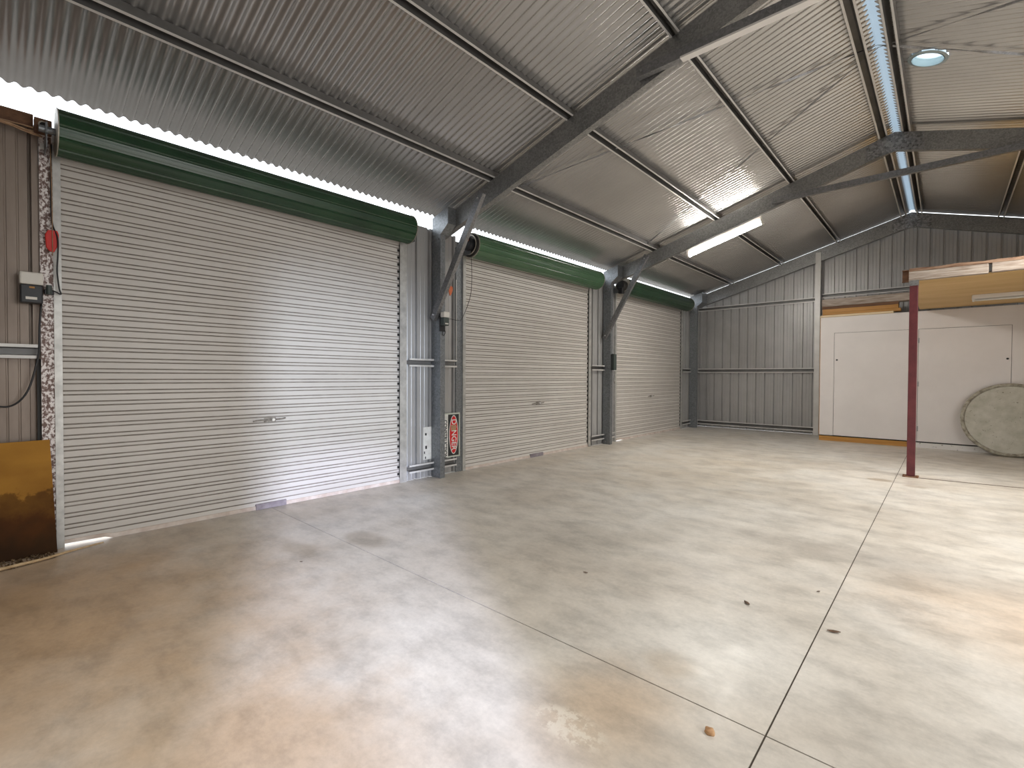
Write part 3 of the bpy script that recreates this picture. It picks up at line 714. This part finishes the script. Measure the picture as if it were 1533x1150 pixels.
tag(o, 'long pale dry stick lying along the floor below the plywood', 'stick')
lm = MB()
for i in range(420):
    y = random.uniform(-.7, .33); mx = .24 - .40 * max(0, y)
    x = XB + .135 + random.random() ** 1.4 * max(.03, mx)
    s = random.uniform(.006, .020); a = random.uniform(0, PI); h = .003 + random.random() * .022
    ca, sa = math.cos(a) * s, math.sin(a) * s
    lm.add([(x - ca, y - sa, h * .3), (x + sa * .4, y - ca * .4, h), (x + ca, y + sa, h * .4), (x - sa * .4, y + ca * .4, h * .8)], [(0, 1, 2, 3)])
    lm.add([(x - ca * .7, y + sa * .7, .0005), (x + sa * .5, y + ca * .5, .001), (x + ca * .7, y - sa * .7, h * .6), (x, y, h)], [(0, 1, 2), (0, 2, 3)])
o = lm.build('leaf_litter', M['litter']); tag(o, 'dark leaf litter swept against the foot of the plywood', 'litter', kind='stuff')
def leaf(x, y, s, ang, label, m='leaf', nm='dry_leaf'):
    mb = MB(); n = 7; vs = []
    for i in range(n):
        u = i / (n - 1) * 2 - 1; w = (1 - u * u) * .38 + .02
        for k in (-1, 0, 1):
            px, py = u * s, k * w * s
            vs.append((x + px * math.cos(ang) - py * math.sin(ang), y + px * math.sin(ang) + py * math.cos(ang), .004 + .25 * s * (abs(k) * .5 + u * u * .4) * .6))
    fs = [(i * 3 + k, i * 3 + k + 1, i * 3 + 4 + k, i * 3 + 3 + k) for i in range(n - 1) for k in (0, 1)]
    mb.add(vs, fs); o = mb.build(nm, M[m], smooth=True)
    md = o.modifiers.new('thick', 'SOLIDIFY'); md.thickness = .0015
    tag(o, label, 'leaf', 'dry leaves on the floor')
leaf(-.815, 2.884, .026, 2.4, 'small dark dry leaf on the pale floor in front of the glare')
leaf(-.399, 2.854, .03, .4, 'curled dry leaf just right of the long floor joint')
leaf(-.545, 3.33, .013, 1.0, 'tiny dark leaf fragment left of the long floor joint')
leaf(-3.25, 1.45, .012, .6, 'tiny dark leaf fragment on the brown floor by the first door')
leaf(-1.72, 2.62, .016, .2, 'small leaf fragment beyond the cross joint, left of the glare')
def lump(x, y, s, label, seed):
    bm = bmesh.new(); bmesh.ops.create_icosphere(bm, subdivisions=3, radius=s)
    for v in bm.verts:
        k = 1 + .35 * noise.noise(v.co * (1.6 / s) + V((seed, 0, 0)))
        v.co = V((v.co.x * k * 1.15, v.co.y * k, max(v.co.z * k * .6, -s * .35)))
    mb = MB(); mb.add([v.co + V((x, y, s * .35)) for v in bm.verts], [[v.index for v in fc.verts] for fc in bm.faces]); bm.free()
    o = mb.build('clay_lump', M['clay'], smooth=True); tag(o, label, 'clay lump')
lump(-.612, 1.742, .017, 'small tan clay lump on the floor near the joint crossing', 3.)

# ------------------------------------------------------------------ fluorescent lights
p0 = V((-3.27, 8.03, 3.325)); p1 = V((-2.1, 8.03, 3.655)); p0_, p1_ = p0 + V((0, 0, -.045)), p1 + V((0, 0, -.045)); d = (p1 - p0).normalized()
t = thing('fluorescent_light', tuple((p0 + p1) / 2), 'lit fluorescent tube on the middle rafter', 'light')
B = V((-d.z, 0, d.x))
MB().ext([(-.006, 0), (.04, 0), (.04, .07), (-.006, .07)], p0 + B * .036, p1 + B * .036, (0, 1, 0), B).build('batten', M['tubeoff'], t, bevel=.006)
MB().tube([p0 + d * .03, p1 - d * .03], .028, 14).build('tube', M['tube'], t, smooth=True)
for q in (p0, p1 - d * .03):
    MB().ext([(-.03, -.03), (.03, -.03), (.03, .05), (-.03, .05)], q, q + d * .03, (0, 1, 0), B).build('end_cap', M['tubeoff'], t)

# ------------------------------------------------------------------ timber platform on the maroon post
t = thing('steel_post', (-.319, 8.05, 0), 'maroon square steel post holding up the timber platform', 'post', kind='thing')
MB().box((-.362, 8.01, .012), (-.277, 8.09, 2.50)).build('shaft', M['maroon'], t, bevel=.006)
MB().box((-.40, 7.97, 0), (-.24, 8.13, .012)).build('base_plate', M['rust'], t)
MB().box((-.365, 8.007, 2.46), (-.272, 8.093, 2.527)).build('head_bracket', M['galv'], t)
for x in (-.385, -.255):
    bolt(t, (x, 7.985, .012), (0, 0, 1), .013, .022, M['rust'], ref=(1, 0, 0))
t = thing('platform_beam', (.9, 8.1, 2.527), 'weathered timber edge beam resting on the maroon post', 'beam', kind='thing')
MB().box((-.372, 8.03, 2.528), (.36, 8.10, 2.645)).build('timber', M['weathered'], t, bevel=.006)
MB().box((.385, 8.03, 2.535), (2.6, 8.10, 2.65)).build('timber', M['weathered'], t, bevel=.006)
MB().box((.30, 8.035, 2.55), (.40, 8.11, 2.635)).build('joint_block', M['black'], t)
rs = MB(); N_ = 60; vs = []
for i in range(N_ + 1):
    x = -.37 + i * (2.97 / N_); h = 2.683 + .010 * noise.noise(V((x * 5, 0, 0)))
    vs += [(x, 8.028, 2.646), (x, 8.028, h), (x, 8.115, h), (x, 8.115, 2.646)]
rs.add(vs, [(i * 4 + k, i * 4 + (k + 1) % 4, i * 4 + 4 + (k + 1) % 4, i * 4 + 4 + k) for i in range(N_) for k in range(4)] + [(0, 1, 2, 3), (N_ * 4 + 3, N_ * 4 + 2, N_ * 4 + 1, N_ * 4)])
rs.build('deck_edge', M['rustwood'], t)
MB().ext([(0, 0), (.07, 0), (.07, .15), (0, .15), (0, .146), (.066, .146), (.066, .004), (0, .004)], (-.44, 8.03, 2.52), (-.375, 8.03, 2.52), (0, 1, 0), (0, 0, 1)).build('end_channel', M['rust'], t)
o = MB().box((-.372, 8.105, 2.528), (2.6, 11.487, 2.546)).build('plywood_deck', M['ply']); tag(o, 'yellow plywood deck of the raised platform, seen from below', 'deck')
t = thing('fluorescent_light', (.9, 10.2, 2.44), 'unlit white fluorescent batten under the plywood platform', 'light')
MB().box((.275, 9.98, 2.468), (1.5, 10.14, 2.528)).build('batten', M['tubeoff'], t, bevel=.008)
MB().tube([(.31, 10.06, 2.45), (1.46, 10.06, 2.45)], .014, 10).build('tube', M['whitep'], t, smooth=True)
for x in (.28, 1.46):
    MB().box((x, 10.04, 2.432), (x + .025, 10.08, 2.468)).build('end_cap', M['tubeoff'], t)
o = MB().add([(-.235, 7.99, 0), (2.6, 8.33, 0), (2.6, 8.345, 0), (-.235, 8.005, 0), (-.235, 7.99, .004), (2.6, 8.33, .004), (2.6, 8.345, .004), (-.235, 8.005, .004)],
             [(0, 3, 2, 1), (4, 5, 6, 7), (0, 1, 5, 4), (1, 2, 6, 5), (2, 3, 7, 6), (3, 0, 4, 7)]).build('floor_strip', M['strip']); tag(o, 'thin dark strip across the floor from the foot of the maroon post', 'strip')

# ------------------------------------------------------------------ cupboards at the end wall
def cupboard(x0, x1, dx0, dx1, label, kickm, hinge_left, lock_right, hinges=True):
    yf, zb, zt = 11.49, .105, 2.494
    t = thing('storage_cupboard', ((x0 + x1) / 2, yf + .4, 0), label, 'cupboard', 'white cupboards')
    bd = MB().box((x0, yf + .03, zb), (x1, 12.32, zt))
    bd.build('carcass', M['white'], t)
    dz = 2.172; gp = .006
    fp = MB().add([(x, yy, z) for yy in (yf, yf + .02) for x, z in ((x0, zb + .01), (dx0, zb + .01), (dx0, dz), (dx1, dz), (dx1, zb + .01), (x1, zb + .01), (x1, zt), (x0, zt))], [(0, 1, 2, 7), (2, 3, 6, 7), (3, 4, 5, 6), (15, 10, 9, 8), (15, 14, 11, 10), (14, 13, 12, 11)] + [(k, (k + 1) % 8, 8 + (k + 1) % 8, 8 + k) for k in range(8)]); fp.build('front_panel', M['white'], t)
    MB().box((dx0 - .01, yf + .0205, zb), (dx1 + .01, yf + .024, dz + .01)).build('gap_liner', M['black'], t)
    d_ = MB().box((dx0 + gp, yf + .001, zb + .012), (dx1 - gp, yf + .0195, dz - gp)).build('door', M['white'], t)
    lx = dx1 - .05 if lock_right else dx0 + .05
    MB().lathe([(1e-4, .018), (.014, .018), (.017, .004), (.017, 0)], (lx, yf + .001, 1.63 if not lock_right else 1.605), (0, -1, 0), 16).build('lock', M['blackp'], d_)
    if hinges:
        for z in (1.96, 1.166, .347):
            MB().box((dx0 - .004, yf - .006, z - .045), (dx0 + .018, yf + .004, z + .045)).build('hinge', M['galv'], d_)
    MB().box((x0, yf + .004, 0), (x1, yf + .03, zb - .012)).build('kick_board', M[kickm], t)
    MB().box((x0, yf + .03, zb - .012), (x1, yf + .04, zb + .01)).build('kick_gap', M['black'], t)
    return t
M['kickwhite'] = mat('scuffed_white_kick_board', (.20, .17, .15), (.70, .67, .64), rough=.6, scale=16., lo=.30, hi=.40)
cupboard(-1.912, -.475, -1.674, -.50, 'white cupboard with an orange timber kick board, left of the maroon post', 'orangewood', False, False, hinges=False)
cupboard(-.47, 2.5, -.384, .81, 'white cupboard with hinged door behind the leaning round lid', 'kickwhite', True, True)
MB().box((-1.916, 11.485, .1), (-1.909, 11.50, 2.494)).build('edge_strip', M['orangewood'], bpy.data.objects['storage_cupboard'])

def plank(x0, x1, y0, y1, z0, z1, m, label, cat='plank'):
    o = MB().box((x0, y0, z0), (x1, y1, z1)).build('timber_plank', M[m], bevel=.003); tag(o, label, cat, 'timber stacked on the left cupboard')
plank(-1.915, -.745, 11.46, 11.72, 2.495, 2.533, 'cream', 'cream board at the bottom of the timber stack')
plank(-1.88, -.64, 11.495, 11.70, 2.5335, 2.588, 'orangewood', 'lower orange timber plank in the stack on the left cupboard')
plank(-1.88, -.675, 11.48, 11.69, 2.5885, 2.655, 'orangewood', 'upper orange timber plank in the stack on the left cupboard')
plank(-1.89, -.675, 11.50, 11.75, 2.6555, 2.715, 'darkwood', 'dark brown plank between the orange planks and the weathered board')
plank(-1.90, .2, 11.53, 11.70, 2.7155, 2.865, 'weathered', 'long weathered board on top of the timber stack')

# ------------------------------------------------------------------ round lid leaning on the cupboard
lean = math.radians(13)
nrm = V((-.02, -math.cos(lean), math.sin(lean))).normalized()
R_ = .61
cen = V((.80, 0, R_ * math.cos(lean) + .004)); cen.y = 11.47 - R_ * math.sin(lean) - .06
t = thing('round_lid', (cen.x, cen.y - .1, 0), 'large round grey lid with a raised dirty rim leaning on the cupboard', 'lid')
pr = [(1e-4, .012), (.2, .015), (.4, .012), (R_ - .075, .010), (R_ - .06, .012)]
MB().lathe([(1e-4, .012), (.2, .016), (.4, .013), (R_ - .055, .008), (R_ - .05, -.02), (1e-4, -.02)], cen, nrm, 72).build('face', M['disc'], t, angle=40)
rimp = [(R_ - .055, .008), (R_ - .050, .022), (R_ - .035, .034), (R_ - .015, .032), (R_ - .002, .018), (R_, -.01), (R_ - .012, -.028), (R_ - .05, -.028)]
MB().lathe(rimp, cen, nrm, 72, closed=True).build('rim', M['discrim'], t, smooth=True)
for ob in list(t.children):      # worn, slightly wavy rim
    for v in ob.data.vertices:
        k = noise.noise(V((v.co.x * 5, v.co.z * 5, 1.7)))
        v.co.y += k * .006

# ------------------------------------------------------------------ light
w = bpy.data.worlds.new('sky'); SC.world = w; w.use_nodes = True
bg = w.node_tree.nodes['Background']; bg.inputs['Color'].default_value = (.88, .94, 1.0, 1); bg.inputs['Strength'].default_value = 2.4
def area(name, loc, tgt, sx, sy, power, col, spread=180):
    if name == 'fill_lamp': spread = 115; power *= 1.15
    L = bpy.data.lights.new(name, 'AREA'); L.shape = 'RECTANGLE'; L.size = sx; L.size_y = sy; L.energy = power; L.color = col; L.spread = math.radians(spread)
    o = bpy.data.objects.new(name, L); COL.objects.link(o); o.location = loc
    d = V(tgt) - V(loc); o.rotation_euler = d.to_track_quat('-Z', 'Y').to_euler()
    return o
# added fill lamp at an assumed side doorway; spots bring daylight past the ajar door
area('side_doorway_fill', (XRW - .05, 2.8, 1.45), (-3, 3.6, .2), 3.1, 2.8, 78, (1., .97, .92))
def beam(z, tgt, size, blend, power, col):
    L = bpy.data.lights.new('daylight_ajar_door', 'SPOT'); L.energy = power; L.color = col; L.spot_size = math.radians(size); L.spot_blend = blend; L.shadow_soft_size = .04
    o = bpy.data.objects.new('daylight_ajar_door', L); COL.objects.link(o); o.location = (5.2, -2.6, z)
    o.rotation_euler = (V(tgt) - V(o.location)).to_track_quat('-Z', 'Y').to_euler()
beam(1.7, (-4.84, 2.75, .45), 24, .8, 2600, (.70, .82, 1.))
beam(2.7, (-1.75, 1.05, 0), 18, .5, 2500, (.66, .68, 1.))
# tube-sized fill lamps added out of view, plus the lit tube's own downlight
area('fill_lamp', (-1.2, -.4, 3.75), (-1.6, .6, 0), 1.2, .12, 27, (1., .965, .90))
area('fill_lamp', (1.6, 4.05, 3.6), (1.0, 4.6, 0), 1.2, .12, 45, (1., .965, .90))
area('tube_downlight', tuple((p0_ + p1_) / 2), tuple((p0_ + p1_) / 2 + V((.15, .10, -1))), 1.1, .05, 46, (1., .965, .90))
area('fill_lamp', (1.2, 7.6, 3.6), (.2, 8, 0), 1.2, .12, 34, (1., .965, .90))

# ------------------------------------------------------------------ camera
f_px, yaw, pitch, roll, hcam = 717.433, math.radians(42.1491), math.radians(-.9459), math.radians(.2361), 1.28
fw = V((-math.sin(yaw) * math.cos(pitch), math.cos(yaw) * math.cos(pitch), math.sin(pitch)))
rt = V((math.cos(yaw), math.sin(yaw), 0)); up = rt.cross(fw)
r2 = rt * math.cos(roll) + up * math.sin(roll); u2 = up * math.cos(roll) - rt * math.sin(roll)
cam = bpy.data.cameras.new('camera'); co = bpy.data.objects.new('camera', cam); COL.objects.link(co)
mw = Matrix((r2, u2, -fw)).transposed().to_4x4(); mw.translation = V((0, 0, hcam)); co.matrix_world = mw
cam.sensor_width = 36; cam.sensor_fit = 'HORIZONTAL'; cam.lens = f_px / 1533 * 36; cam.clip_start = .05
SC.camera = co
for o in bpy.data.objects:
    if '_b' in o: del o['_b']
SC.view_settings.view_transform = 'Standard'; SC.view_settings.look = 'None'
SC.view_settings.exposure = .42; SC.view_settings.gamma = 1.; SC.view_settings.use_curve_mapping = False
